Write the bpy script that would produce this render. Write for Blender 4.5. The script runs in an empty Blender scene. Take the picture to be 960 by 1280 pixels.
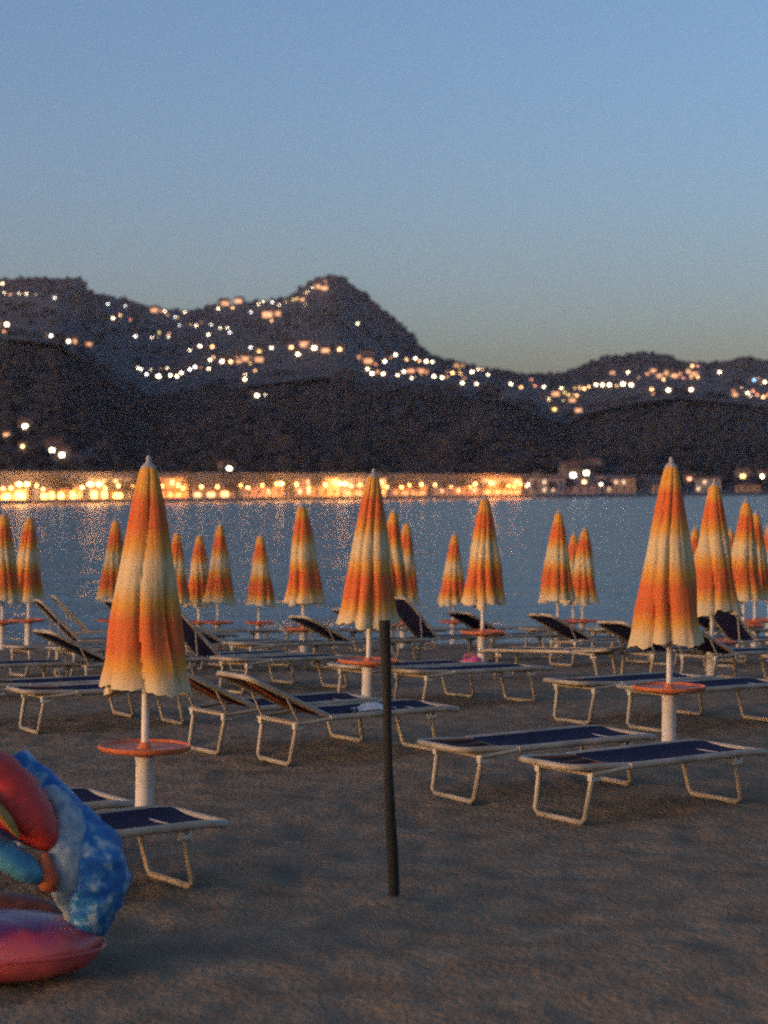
import bpy, math, random
from mathutils import Vector, Matrix, noise as mn
R = math.radians
rnd = random.Random(7)
S = bpy.context.scene
COL = S.collection

# ------------------------------------------------------------------ camera
F = 2440.0                                   # focal length in photo pixels (960 wide)
CAM = Vector((0, 0, 2.0))
ROLL = R(-0.40)
cam_d = bpy.data.cameras.new('camera')
cam_d.sensor_fit = 'HORIZONTAL'; cam_d.sensor_width = 36.0
cam_d.lens = 36.0 * F / 960.0
cam_d.clip_start = 0.1; cam_d.clip_end = 30000
cam_d.dof.use_dof = True; cam_d.dof.focus_distance = 13.0
cam_d.dof.aperture_fstop = 3.2; cam_d.dof.aperture_blades = 0
cam = bpy.data.objects.new('camera', cam_d); COL.objects.link(cam)
ROT = Matrix.Rotation(R(90) - math.atan(26 / F), 4, 'X') @ Matrix.Rotation(ROLL, 4, 'Z')
cam.matrix_world = Matrix.Translation(CAM) @ ROT
S.camera = cam

def ray(px, py):
    v = ROT.to_3x3() @ Vector((px - 480, 640 - py, -F))
    return v / v.y                           # per metre of depth (world y)

# ------------------------------------------------------------------ ground profile
GP = [(-60, -0.9), (0, 1.9), (6, 2.0), (9, 2.01), (12, 2.01), (15.2, 1.98), (18.2, 2.02), (21.4, 2.12), (25.3, 2.28), (27.6, 2.37),
      (30.8, 2.53), (37.8, 2.97), (41, 3.2), (46, 3.7), (60, 5.0), (90, 7.0)]
WATER_Z = 2.0 - 3.13
def gz0(y):
    for (a, ga), (b, gb) in zip(GP, GP[1:]):
        if y <= b:
            t = max(0, (y - a) / (b - a)); return 2.0 - (ga + (gb - ga) * t)
    return 2.0 - GP[-1][1]
def gz(x, y):
    z = (gz0(y - 1.2) + 2 * gz0(y) + gz0(y + 1.2)) / 4
    s = min(1, max(0, (-x - 2) / 4)) * min(1, max(0, (y - 26) / 8))
    return z + 0.10 * s * max(0, min(1, (42 - y) / 6))
def at_depth(px, d, z=0.0):                  # point on the ground at depth d seen in column px
    y = 700
    for _ in range(6):
        r = ray(px, y); x = r.x * d
        zt = gz(x, d) + z
        y -= (zt - 2.0 - r.z * d) / d * F
    return Vector((x, d, gz(x, d)))

# ------------------------------------------------------------------ helpers
def mat(name, color, rough=0.6, metal=0.0, coat=0.0):
    m = bpy.data.materials.new(name); m.use_nodes = True
    b = m.node_tree.nodes['Principled BSDF']
    b.inputs['Base Color'].default_value = (*color, 1); b.inputs['Roughness'].default_value = rough
    b.inputs['Metallic'].default_value = metal; b.inputs['Coat Weight'].default_value = coat
    return m
class NT:
    def __init__(s, m): s.m = m; s.t = m.node_tree; s.b = s.t.nodes['Principled BSDF']
    def n(s, typ, **kw):
        nd = s.t.nodes.new(typ)
        for k, v in kw.items():
            if k in nd.inputs.keys(): nd.inputs[k].default_value = v
            else: setattr(nd, k, v)
        return nd
    def l(s, a, b): s.t.links.new(a, b)
    def ramp(s, stops, interp='LINEAR'):
        r = s.t.nodes.new('ShaderNodeValToRGB'); r.color_ramp.interpolation = interp
        e = r.color_ramp.elements
        while len(e) > 1: e.remove(e[-1])
        e[0].position = stops[0][0]; e[0].color = (*stops[0][1], 1)
        for p, c in stops[1:]:
            k = e.new(p); k.color = (*c, 1)
        return r
def noisy(m, c1, c2, scale, bump=0.0, bscale=None, dist=0.02, detail=5, stretch=None):
    t = NT(m); tc = t.n('ShaderNodeTexCoord'); src = tc.outputs['Object']
    if stretch:
        mp = t.n('ShaderNodeMapping'); mp.inputs['Scale'].default_value = stretch; t.l(src, mp.inputs['Vector']); src = mp.outputs[0]
    nz = t.n('ShaderNodeTexNoise', Scale=scale, Detail=detail); t.l(src, nz.inputs['Vector'])
    r = t.ramp([(0.3, c1), (0.7, c2)]); t.l(nz.outputs['Fac'], r.inputs[0]); t.l(r.outputs[0], t.b.inputs['Base Color'])
    if bump:
        n2 = t.n('ShaderNodeTexNoise', Scale=bscale or scale * 3, Detail=6); t.l(src, n2.inputs['Vector'])
        bp = t.n('ShaderNodeBump', Strength=bump, Distance=dist); t.l(n2.outputs['Fac'], bp.inputs['Height']); t.l(bp.outputs[0], t.b.inputs['Normal'])
    return m
def emis(name, color, strength, sample=True):
    m = mat(name, (0.8, 0.8, 0.8), 0.5); b = m.node_tree.nodes['Principled BSDF']
    b.inputs['Emission Color'].default_value = (*color, 1); b.inputs['Emission Strength'].default_value = strength / KE * 1.1
    if not sample: m.cycles.emission_sampling = 'NONE'
    return m

class MB:
    def __init__(s): s.v = []; s.f = []
    def add(s, vs, fs):
        o = len(s.v); s.v += [tuple(v) for v in vs]; s.f += [tuple(i + o for i in f) for f in fs]; return s
    def box(s, x0, y0, z0, x1, y1, z1, M=None, bev=0.0):
        b = bev
        if b:
            vs = []; 
            for (z, k) in ((z0, b), (z0 + b, 0), (z1 - b, 0), (z1, b)):
                vs += [(x0 + k + b * 0, y0 + k, z), (x1 - k, y0 + k, z), (x1 - k, y1 - k, z), (x0 + k, y1 - k, z)]
            fs = [(3, 2, 1, 0), (12, 13, 14, 15)]
            for r in range(3):
                for i in range(4): fs.append((r * 4 + i, r * 4 + (i + 1) % 4, r * 4 + 4 + (i + 1) % 4, r * 4 + 4 + i))
        else:
            vs = [(x0, y0, z0), (x1, y0, z0), (x1, y1, z0), (x0, y1, z0), (x0, y0, z1), (x1, y0, z1), (x1, y1, z1), (x0, y1, z1)]
            fs = [(0, 3, 2, 1), (4, 5, 6, 7), (0, 1, 5, 4), (1, 2, 6, 5), (2, 3, 7, 6), (3, 0, 4, 7)]
        if M: vs = [M @ Vector(v) for v in vs]
        return s.add(vs, fs)
    def tube(s, pts, rad, seg=10, closed=False, sq=None):
        pts = [Vector(p) for p in pts]; n = len(pts)
        rs = rad if isinstance(rad, (list, tuple)) else [rad] * n
        vs = []; up0 = None
        for i, p in enumerate(pts):
            a = pts[(i - 1) % n] if (closed or i > 0) else p
            b = pts[(i + 1) % n] if (closed or i < n - 1) else p
            d = (b - a).normalized()
            if up0 is None:
                up0 = Vector((0, 0, 1)) if abs(d.z) < 0.9 else Vector((0, 1, 0))
            u = d.cross(up0).normalized(); w = u.cross(d).normalized(); up0 = w
            for k in range(seg):
                t = 2 * math.pi * k / seg
                q = 1.0 if sq is None else sq
                vs.append(p + u * math.cos(t) * rs[i] + w * math.sin(t) * rs[i] * q)
        fs = []
        m = n if closed else n - 1
        for i in range(m):
            j = (i + 1) % n
            for k in range(seg):
                k2 = (k + 1) % seg
                fs.append((i * seg + k, i * seg + k2, j * seg + k2, j * seg + k))
        if not closed: fs += [tuple(reversed(range(seg))), tuple(range((n - 1) * seg, n * seg))]
        return s.add(vs, fs)
    def lathe(s, prof, seg=24, cap=True):
        vs = []; fs = []
        for r, z in prof:
            for k in range(seg):
                t = 2 * math.pi * k / seg; vs.append((r * math.cos(t), r * math.sin(t), z))
        for i in range(len(prof) - 1):
            for k in range(seg):
                k2 = (k + 1) % seg
                fs.append((i * seg + k, i * seg + k2, (i + 1) * seg + k2, (i + 1) * seg + k))
        if cap: fs += [tuple(reversed(range(seg))), tuple(range((len(prof) - 1) * seg, len(prof) * seg))]
        return s.add(vs, fs)
    def grid(s, P, nu, nv, closed_u=False):
        fs = []
        for j in range(nv - 1):
            for i in range(nu if closed_u else nu - 1):
                i2 = (i + 1) % nu
                fs.append((j * nu + i, j * nu + i2, (j + 1) * nu + i2, (j + 1) * nu + i))
        return s.add(P, fs)
    def mesh(s, name, m, smooth=True):
        me = bpy.data.meshes.new(name); me.from_pydata(s.v, [], s.f); me.materials.append(m)
        if smooth:
            me.polygons.foreach_set('use_smooth', [True] * len(me.polygons))
            try: me.set_sharp_from_angle(angle=R(50))
            except Exception: pass
        me.update(); return me
    def obj(s, name, m, parent=None, smooth=True):
        o = bpy.data.objects.new(name, s.mesh(name, m, smooth)); COL.objects.link(o)
        if parent: o.parent = parent
        return o
def tag(o, label=None, cat=None, group=None, kind=None):
    for k, v in (('label', label), ('category', cat), ('group', group), ('kind', kind)):
        if v: o[k] = v
    return o
def empty(name, loc=(0, 0, 0), rz=0.0):
    o = bpy.data.objects.new(name, None); o.empty_display_size = 0.2; COL.objects.link(o)
    o.location = loc; o.rotation_euler = (0, 0, rz); return o
def kids(o): return [c for c in ALLK.get(o.name, [])]
ALLK = {}
def index_children(root):
    ALLK.clear()
    for o in bpy.data.objects:
        if o.parent: ALLK.setdefault(o.parent.name, []).append(o)
def copy_tree(o, parent=None):
    c = o.copy(); COL.objects.link(c)
    if parent: c.parent = parent
    for ch in ALLK.get(o.name, []): copy_tree(ch, c)
    return c

# ------------------------------------------------------------------ sky, stand-in lamp for street lamps
w = bpy.data.worlds.new('World'); S.world = w; w.use_nodes = True
wt = w.node_tree; bg = wt.nodes['Background']
EXP = 1.76; KE = 2 ** EXP
SUN_AZ = R(-122); SUN_EL = R(3.5)
sky = wt.nodes.new('ShaderNodeTexSky'); sky.sky_type = 'NISHITA'; sky.sun_disc = False
sky.sun_elevation = SUN_EL; sky.sun_rotation = SUN_AZ; sky.air_density = 0.9; sky.dust_density = 3.0; sky.ozone_density = 3.5
tint = wt.nodes.new('ShaderNodeMix'); tint.data_type = 'RGBA'; tint.blend_type = 'MULTIPLY'; tint.inputs['Factor'].default_value = 1.0
tint.inputs[7].default_value = (1.62, 1.05, 0.90, 1); wt.links.new(sky.outputs[0], tint.inputs[6])
wt.links.new(tint.outputs[2], bg.inputs['Color']); bg.inputs['Strength'].default_value = 0.138
sl = bpy.data.lights.new('sun', 'SUN'); sl.energy = 0.76; sl.color = (1.0, 0.64, 0.34); sl.angle = R(32)  # warm sun lamp standing in for street lamps behind the camera
so = bpy.data.objects.new('sun', sl); COL.objects.link(so)  # no real sun: stands in for street lamps behind the camera
sd = Vector((math.sin(SUN_AZ) * math.cos(SUN_EL), math.cos(SUN_AZ) * math.cos(SUN_EL), math.sin(SUN_EL)))
so.rotation_euler = sd.to_track_quat('Z', 'Y').to_euler(); so.location = (-20, -30, 30)

# ------------------------------------------------------------------ materials
M = {}
M['sand'] = noisy(mat('sand', (0.2, 0.17, 0.14), 0.95), (0.155, 0.125, 0.083), (0.245, 0.20, 0.133), 3.0, 0.9, 26, 0.03, 9)
M['sand'].node_tree.nodes['Principled BSDF'].inputs['Specular IOR Level'].default_value = 0.15
M['white'] = noisy(mat('white_paint', (0.75, 0.72, 0.64), 0.45), (0.62, 0.59, 0.50), (0.78, 0.75, 0.67), 6, 0.05, 30, 0.002)
M['frame'] = noisy(mat('frame_paint', (0.7, 0.68, 0.6), 0.4), (0.24, 0.21, 0.145), (0.45, 0.395, 0.28), 5)
M['tray'] = noisy(mat('orange_plastic', (0.6, 0.16, 0.05), 0.5), (0.50, 0.12, 0.035), (0.66, 0.20, 0.07), 8)
M['navy'] = noisy(mat('navy_textilene', (0.02, 0.03, 0.13), 0.75), (0.007, 0.008, 0.028), (0.013, 0.015, 0.052), 14, 0.15, 180, 0.002)
M['navy'].node_tree.nodes['Principled BSDF'].inputs['Specular IOR Level'].default_value = 0.12
M['cap'] = mat('grey_cap', (0.34, 0.32, 0.29), 0.6)
M['hinge'] = mat('hinge_plastic', (0.55, 0.55, 0.45), 0.5)
M['post'] = noisy(mat('weathered_post', (0.03, 0.03, 0.02), 0.9), (0.008, 0.008, 0.006), (0.026, 0.026, 0.018), 6, 0.6, 20, 0.01, stretch=(1, 1, 0.15))

# striped textile for the head part of the slings
m = mat('striped_textilene', (0.1, 0.05, 0.05), 0.75); t = NT(m); tc = t.n('ShaderNodeTexCoord'); sx = t.n('ShaderNodeSeparateXYZ')
t.l(tc.outputs['Object'], sx.inputs[0]); mu = t.n('ShaderNodeMath', operation='MULTIPLY_ADD'); mu.inputs[1].default_value = 1.45; mu.inputs[2].default_value = 0.5
t.l(sx.outputs['Y'], mu.inputs[0])
t.b.inputs['Specular IOR Level'].default_value = 0.15
N_, B_, O_, P_ = (0.008, 0.010, 0.035), (0.014, 0.007, 0.008), (0.20, 0.05, 0.015), (0.08, 0.04, 0.035)
r = t.ramp([(0, N_), (0.12, B_), (0.24, P_), (0.30, B_), (0.42, O_), (0.54, B_), (0.66, P_), (0.72, B_), (0.80, O_), (0.88, N_)], 'CONSTANT')
t.l(mu.outputs[0], r.inputs[0]); t.l(r.outputs[0], t.b.inputs['Base Color']); M['stripe'] = m

# dyed umbrella cloth: bands printed along the length of the canopy
def cloth_mat(name, z0, z1, k=1.0):
    m = mat(name, (0.7, 0.4, 0.1), 0.85); t = NT(m); tc = t.n('ShaderNodeTexCoord'); sx = t.n('ShaderNodeSeparateXYZ')
    t.l(tc.outputs['Object'], sx.inputs[0])
    nz = t.n('ShaderNodeTexNoise', Scale=9.0, Detail=3); t.l(tc.outputs['Object'], nz.inputs['Vector'])
    ad = t.n('ShaderNodeMath', operation='MULTIPLY_ADD'); ad.inputs[1].default_value = 0.05; t.l(nz.outputs['Fac'], ad.inputs[0]); t.l(sx.outputs['Z'], ad.inputs[2])
    mr = t.n('ShaderNodeMapRange'); mr.inputs['From Min'].default_value = z1 + .025; mr.inputs['From Max'].default_value = z0 + .025
    t.l(ad.outputs[0], mr.inputs['Value'])
    G = (0.74 * k, 0.35 * k, 0.05 * k); O = (0.70 * k, 0.155 * k, 0.030 * k); C = (0.72 * k, 0.56 * k, 0.28 * k); C2 = (0.72 * k, 0.58 * k, 0.31 * k)
    r = t.ramp([(0.0, G), (0.09, G), (0.15, O), (0.25, O), (0.34, G), (0.41, C), (0.50, C), (0.58, G), (0.66, O), (0.78, O), (0.85, G), (0.93, C2), (1.0, C2)])
    t.l(mr.outputs[0], r.inputs[0]); t.l(r.outputs[0], t.b.inputs['Base Color'])
    n2 = t.n('ShaderNodeTexNoise', Scale=14.0, Detail=4); mp = t.n('ShaderNodeMapping'); mp.inputs['Scale'].default_value = (1, 1, 0.3)
    t.l(tc.outputs['Object'], mp.inputs[0]); t.l(mp.outputs[0], n2.inputs['Vector'])
    bp = t.n('ShaderNodeBump', Strength=0.4, Distance=0.02); t.l(n2.outputs['Fac'], bp.inputs['Height']); t.l(bp.outputs[0], t.b.inputs['Normal'])
    return m

# ------------------------------------------------------------------ beach
def spread(lo, hi, a, b, step, grow):        # dense between a and b, coarser outside
    out = [a]; 
    while out[-1] < b: out.append(out[-1] + step)
    s = step
    while out[-1] < hi: s *= grow; out.append(out[-1] + s)
    s = step; pre = [a]
    while pre[-1] > lo: s *= grow; pre.append(pre[-1] - s)
    return list(reversed(pre[1:])) + out
xs = spread(-400, 400, -5.6, 5.6, 0.055, 1.16)
ys = []; y = 6.8
while y < 24: ys.append(y); y += 0.06
while y < 44: ys.append(y); y += 0.11
while y < 95: ys.append(y); y += 2
y = 6.8; s_ = 0.06; pre = []
while y > -60: s_ *= 1.25; y -= s_; pre.append(y)
ys = list(reversed(pre)) + ys
P = []
POST = (ray(493, 1128).x * 9.5, 9.5)
def lumps(x, y):
    a = mn.noise(Vector((x * 0.9, y * 0.9, 0))) * 0.045
    b = mn.noise(Vector((x * 3.1, y * 2.6, 4))); c = mn.noise(Vector((x * 7.5, y * 6.5, 9)))
    pit = -max(0, b - 0.18) * 0.10
    md = math.hypot(x - POST[0], y - POST[1]); mound = 0.022 * math.exp(-(md / 0.16) ** 2) * (1 + 2 * c) if md < .8 else 0
    return a * .4 + pit * .6 + b * 0.008 + c * 0.02 + mound
for y in ys:
    for x in xs:
        fade = max(0, min(1, (43 - y) / 6)) * max(0.0, min(1, (y + 5) / 8))
        near = 1.0 if abs(x) < 30 else 0.0
        P.append((x, y, gz(x, y) + (lumps(x, y) * fade * near if near * fade else 0)))
sand = MB().grid(P, len(xs), len(ys)).obj('sand', M['sand']); tag(sand, kind='structure')

# sea
m = mat('sea_water', (0.012, 0.022, 0.035), 0.10); t = NT(m); t.b.inputs['IOR'].default_value = 1.33; t.b.inputs['Roughness'].default_value = 0.22; t.b.inputs['Specular IOR Level'].default_value = 0.36
tc = t.n('ShaderNodeTexCoord'); mp = t.n('ShaderNodeMapping'); mp.inputs['Scale'].default_value = (0.8, 1.25, 1); mp.inputs['Rotation'].default_value = (0, 0, 0.2)
t.l(tc.outputs['Object'], mp.inputs[0])
n1 = t.n('ShaderNodeTexNoise', Scale=0.55, Detail=5, Roughness=0.62); t.l(mp.outputs[0], n1.inputs['Vector'])
n2 = t.n('ShaderNodeTexNoise', Scale=0.07, Detail=2); t.l(mp.outputs[0], n2.inputs['Vector'])
ad = t.n('ShaderNodeMath', operation='MULTIPLY_ADD'); ad.inputs[1].default_value = 2.5; t.l(n2.outputs['Fac'], ad.inputs[0]); t.l(n1.outputs['Fac'], ad.inputs[2])
bp = t.n('ShaderNodeBump', Strength=1.0, Distance=0.07); t.l(ad.outputs[0], bp.inputs['Height']); t.l(bp.outputs[0], t.b.inputs['Normal'])
wy = []; y = 37.5; s_ = 0.22
while y < 2600: wy.append(y); s_ *= 1.025; y += s_
wx = spread(-2500, 2500, -14, 14, 0.5, 1.13)
P = []
for y in wy:
    amp = 0.10 * max(0.1, min(1, (y - 38) / 8)) 
    for x in wx:
        z = (mn.noise(Vector((x * 0.35 + y * 0.07, y * 0.8, 3))) + 0.5 * mn.noise(Vector((x * 1.2, y * 1.9, 8)))) * amp if y < 130 and abs(x) < 60 else 0
        P.append((x, y, WATER_Z + z))
sea = MB().grid(P, len(wx), len(wy)).obj('sea', m); tag(sea, kind='structure')

# ------------------------------------------------------------------ umbrellas
H_UMB = 2.2
def canopy_mesh(name, seed, mt, half=False):
    q = random.Random(seed); nu, nv = 96, 56
    z1, z0 = 2.165, 0.735
    ph = q.random() * 6.28; tw = q.uniform(-0.5, 0.5); sqx = q.uniform(0.93, 1.07); off = q.uniform(-0.035, -0.01)
    amps = [q.uniform(0.5, 1.25) for _ in range(8)]; cut = [q.uniform(0, 1) for _ in range(8)]
    P = []
    for j in range(nv):
        tt = j / (nv - 1)
        for i in range(nu):
            th = 2 * math.pi * i / nu
            a = 8 * (th + tw * tt + 0.22 * math.sin(2 * th + seed) + 0.12 * math.sin(tt * 5 + seed)) / (2 * math.pi) + ph; k = int(a) % 8; fr = a - math.floor(a)
            am = amps[k] * math.sin(math.pi * fr)
            base = 0.045 + 0.215 * tt ** 0.78
            if tt > 0.9: base += 0.02 * (tt - 0.9) / 0.1
            pl = (abs(math.sin(math.pi * fr)) ** 0.6 - 0.6) * (0.010 + 0.068 * tt) * amps[k]
            r = base + pl + 0.02 * tt * mn.noise(Vector((math.cos(th) * 2, math.sin(th) * 2, tt * 4 + seed)))
            r += 0.05 * tt * (mn.noise(Vector((math.cos(th) * 1.1 + 5, math.sin(th) * 1.1, tt * 2.2 + seed)))) + 0.012 * tt * mn.noise(Vector((math.cos(th) * 9, math.sin(th) * 9, tt * 3 + seed)))
            L = (z1 - z0) * (1 - 0.055 * cut[k] - 0.016 * abs(fr - 0.5) * 2 + 0.012 * mn.noise(Vector((math.cos(th) * 7, math.sin(th) * 7, seed))))
            z = z1 - L * tt + 0.0
            P.append((r * math.cos(th) * sqx + off * tt * 1.2, r * math.sin(th) / sqx, z))
    mb = MB().grid(P, nu, nv, True)
    top = [tuple(range(nu))]; mb.f += [tuple(range(nu))]
    # inner hem so that the open bottom has cloth thickness and reads closed
    o = len(mb.v); inner = []
    for j, (kk, dz) in enumerate(((0.93, 0.0), (0.80, 0.10), (0.55, 0.30), (0.15, 0.5))):
        for i in range(nu):
            x, y_, z = P[(nv - 1) * nu + i]; inner.append((x * kk, y_ * kk, z + dz))
    mb.v += inner
    for i in range(nu):
        i2 = (i + 1) % nu; mb.f.append(((nv - 1) * nu + i, (nv - 1) * nu + i2, o + i2, o + i))
    for j in range(3):
        for i in range(nu):
            i2 = (i + 1) % nu; mb.f.append((o + j * nu + i, o + j * nu + i2, o + (j + 1) * nu + i2, o + (j + 1) * nu + i))
    return mb
cl = cloth_mat('umbrella_cloth', 0.735, 2.165, 0.85)
protos = []
for v in range(4):
    root = empty('beach_umbrella')
    MB().lathe([(0.024, 0.40), (0.024, 1.4), (0.022, 2.17)], 14).obj('pole', M['white'], root)
    sl_ = MB().lathe([(0.056, -0.1), (0.056, 0.36), (0.060, 0.365), (0.060, 0.395), (0.03, 0.40)], 20).obj('base_sleeve', M['white'], root)
    MB().lathe([(0.06, 0.385), (0.09, 0.40), (0.27, 0.425), (0.285, 0.44), (0.285, 0.458), (0.277, 0.458), (0.265, 0.442), (0.05, 0.436), (0.03, 0.47), (0.0245, 0.475)], 40).obj('tray_table', M['tray'], root)
    canopy_mesh('canopy', 11 + v * 7, cl).obj('canopy', cl, root)
    MB().lathe([(0.05, 2.15), (0.048, 2.17), (0.03, 2.185), (0.016, 2.20), (0.018, 2.215), (0.012, 2.235), (0.001, 2.24)], 16).obj('finial', M['cap'], root)
    protos.append(root)
index_children(None)
used_p = set()
# (base column px, depth, variant, rotation, tip px, label)
UMB = [
 (180, 12.0, 0, 2.2, 186, 'largest closed umbrella on the left, rising behind the inflatable float'),
 (836, 15.2, 1, 0.4, 839, 'biggest closed umbrella on the right, standing behind the two flat navy loungers'),
 (459, 18.2, 2, 1.0, 467, 'closed umbrella whose white pole stands just left of the dark post'),
 (889, 21.4, 3, 2.9, 893, 'closed umbrella just right of the biggest right-hand one, white sleeve fully in view'),
 (602, 25.3, 0, 4.0, 606, 'closed orange umbrella with a pink bag lying at its foot'),
 (380, 27.6, 2, 3.6, 377, 'lone closed umbrella between the largest left one and the middle one'),
 (928, 27.4, 1, 5.0, 933, 'rightmost closed umbrella that is fully in view, with an orange tray'),
 (697, 30.8, 2, 5.2, 698, 'taller of the close umbrella pair against blue water right of centre'),
 (727, 37.0, 3, 1.4, 731, 'shorter of the close umbrella pair against blue water right of centre'),
 (271, 35.0, 1, 3.0, 275, 'small closed umbrella right of the largest left one, its white pole in view'),
 (487, 30.0, 3, 0.2, 492, 'closed umbrella half hidden right behind the middle umbrella'),
 (503, 34.5, 0, 2.0, 508, 'smaller umbrella showing as the last sliver right of the middle umbrella'),
 (566, 39.0, 1, 0.9, 568, 'small distant umbrella close on the left of the one with the pink bag'),
 (323, 39.0, 2, 2.5, 325, 'tiny distant umbrella at the water edge left of the lone tall one'),
 (248, 39.0, 3, 1.9, 249, 'tiny distant umbrella overlapping the left of the small white-poled umbrella'),
 (219, 38.2, 0, 0.5, 221, 'dim small umbrella peeping out right behind the large left umbrella'),
 (140, 34.0, 1, 4.4, 144, 'dull reddish umbrella peeping out left behind the large left umbrella'),
 (35, 33.0, 2, 0.7, 37, 'dull umbrella near the left frame side, second from that side'),
 (2, 31.5, 3, 2.7, 5, 'reddish umbrella cut by the left frame side'),
 (716, 39.3, 0, 3.3, 717, 'farthest small umbrella hidden between the close pair right of centre'),
 (868, 37.2, 2, 1.1, 869, 'small far umbrella wedged between the big right-hand one and the next'),
 (943, 31.5, 0, 1.3, 945, 'umbrella almost wholly hidden by the rightmost one in full view'),
 (912, 38.0, 1, 2.1, 913, 'far umbrella whose thin pole shows between the two right-hand orange trays'),
 (961, 35.5, 3, 4.2, 963, 'umbrella cut by the right frame side, only its left half seen'),
]
for (px, d, v, rz, tpx, lab) in UMB:
    o = protos[v] if v not in used_p else copy_tree(protos[v]); used_p.add(v)
    b = at_depth(px, d); tipx = ray(tpx, 600).x * d
    o.location = b
    lean = math.atan2(tipx - b.x, H_UMB)
    o.rotation_euler = (Matrix.Rotation(lean, 3, 'Y') @ Matrix.Rotation(rz, 3, 'Z')).to_euler()
    tag(o, lab, 'umbrella', 'closed orange umbrellas on the beach')

# ------------------------------------------------------------------ sun loungers
def make_lounger(up, L=0.76, back='navy'):
    """up = backrest angle in radians; head at -x, foot at +x"""
    root = empty('sun_lounger'); hz = 0.34; hx = -0.22
    w2 = 0.29
    # seat rails
    mb = MB()
    mb.tube([(hx - 0.02, -w2, hz), (0.78, -w2, hz), (0.90, -w2, hz - 0.015), (0.925, -w2 + 0.04, hz - 0.02), (0.925, w2 - 0.04, hz - 0.02), (0.90, w2, hz - 0.015), (0.78, w2, hz), (hx - 0.02, w2, hz)], 0.022, 10)
    mb.tube([(hx, -w2, hz - 0.005), (-0.52, -w2 + .01, hz - 0.03)], 0.014, 8); mb.tube([(hx, w2, hz - 0.005), (-0.52, w2, hz - 0.03)], 0.014, 8)
    mb.tube([(-0.52, -w2, hz - 0.03), (-0.52, w2, hz - 0.03)], 0.014, 8)
    mb.obj('frame', M['frame'], root)
    # sling
    P = []; nu, nv = 24, 12
    for j in range(nv):
        for i in range(nu):
            u = i / (nu - 1); v = j / (nv - 1)
            x = hx + 0.01 + u * (0.91 - hx); y = -w2 + 0.005 + v * (2 * w2 - 0.01)
            P.append((x, y, hz + 0.012 - 0.035 * math.sin(math.pi * v) * (0.6 + 0.4 * math.sin(math.pi * u)) - 0.02 * max(0, u - 0.9) * 10 * 0.5))
    MB().grid(P, nu, nv).obj('seat_sling', M['navy'], root)
    # backrest
    br = empty('backrest_pivot'); br.parent = root; br.location = (hx, 0, hz)
    COL.objects.unlink(br); bpy.data.objects.remove(br)
    ca, sa = math.cos(up), math.sin(up)
    def B(l, y, n=0.0): return (hx - l * ca - n * sa * -1 * 0 - n * 0, y, hz + l * sa + n * ca)
    fm = MB().tube([B(0, -w2 + 0.035), B(L - 0.1, -w2 + 0.035), B(L - 0.02, -w2 + 0.06), B(L, -w2 + 0.12), B(L, w2 - 0.12), B(L - 0.02, w2 - 0.06), B(L - 0.1, w2 - 0.035), B(0, w2 - 0.035)], 0.020, 10)
    if up > 0.12 and L > .6:
        for s in (-1, 1): fm.tube([B(0.42, s * (w2 - 0.035)), (-0.50, s * (w2 - 0.02), hz - 0.01)], 0.009, 8)
    bo = fm.obj('backrest', M['frame'], root)
    P = []; nu, nv = 16, 12
    for j in range(nv):
        for i in range(nu):
            u = i / (nu - 1); v = j / (nv - 1)
            P.append(B(0.02 + u * (L - 0.03), -w2 + 0.045 + v * (2 * w2 - 0.09), 0.012 - 0.045 * math.sin(math.pi * v) * math.sin(math.pi * min(1, u + 0.15))))
    MB().grid(P, nu, nv).obj('backrest_sling', M[back], bo)
    # legs: two loops
    for (x, dx) in ((-0.50, -0.05), (0.68, 0.06)):
        yt, yb = 0.25, 0.235; rr = 0.018
        lg = MB().tube([(x, -yt, hz - 0.03), (x + dx, -yb, 0.045), (x + dx, -yb + 0.03, 0.016), (x + dx, yb - 0.03, 0.016), (x + dx, yb, 0.045), (x, yt, hz - 0.03)], rr, 10)
        lg.tube([(x, -yt - 0.03, hz - 0.03), (x, yt + 0.03, hz - 0.03)], rr, 10)
        lo = lg.obj('leg', M['frame'], root)
        for s in (-1, 1):
            MB().box(x - 0.035, s * yt - 0.03, hz - 0.075, x + 0.035, s * yt + 0.01, hz - 0.018, bev=0.008).obj('hinge', M['hinge'], lo)
    return root
LP = {0: make_lounger(0.05, 0.46, 'stripe'), 1: make_lounger(0.45), 2: make_lounger(0.80), 3: make_lounger(0.45, 0.76, 'stripe')}
index_children(None)
usedl = set()
YAW = 34
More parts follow.
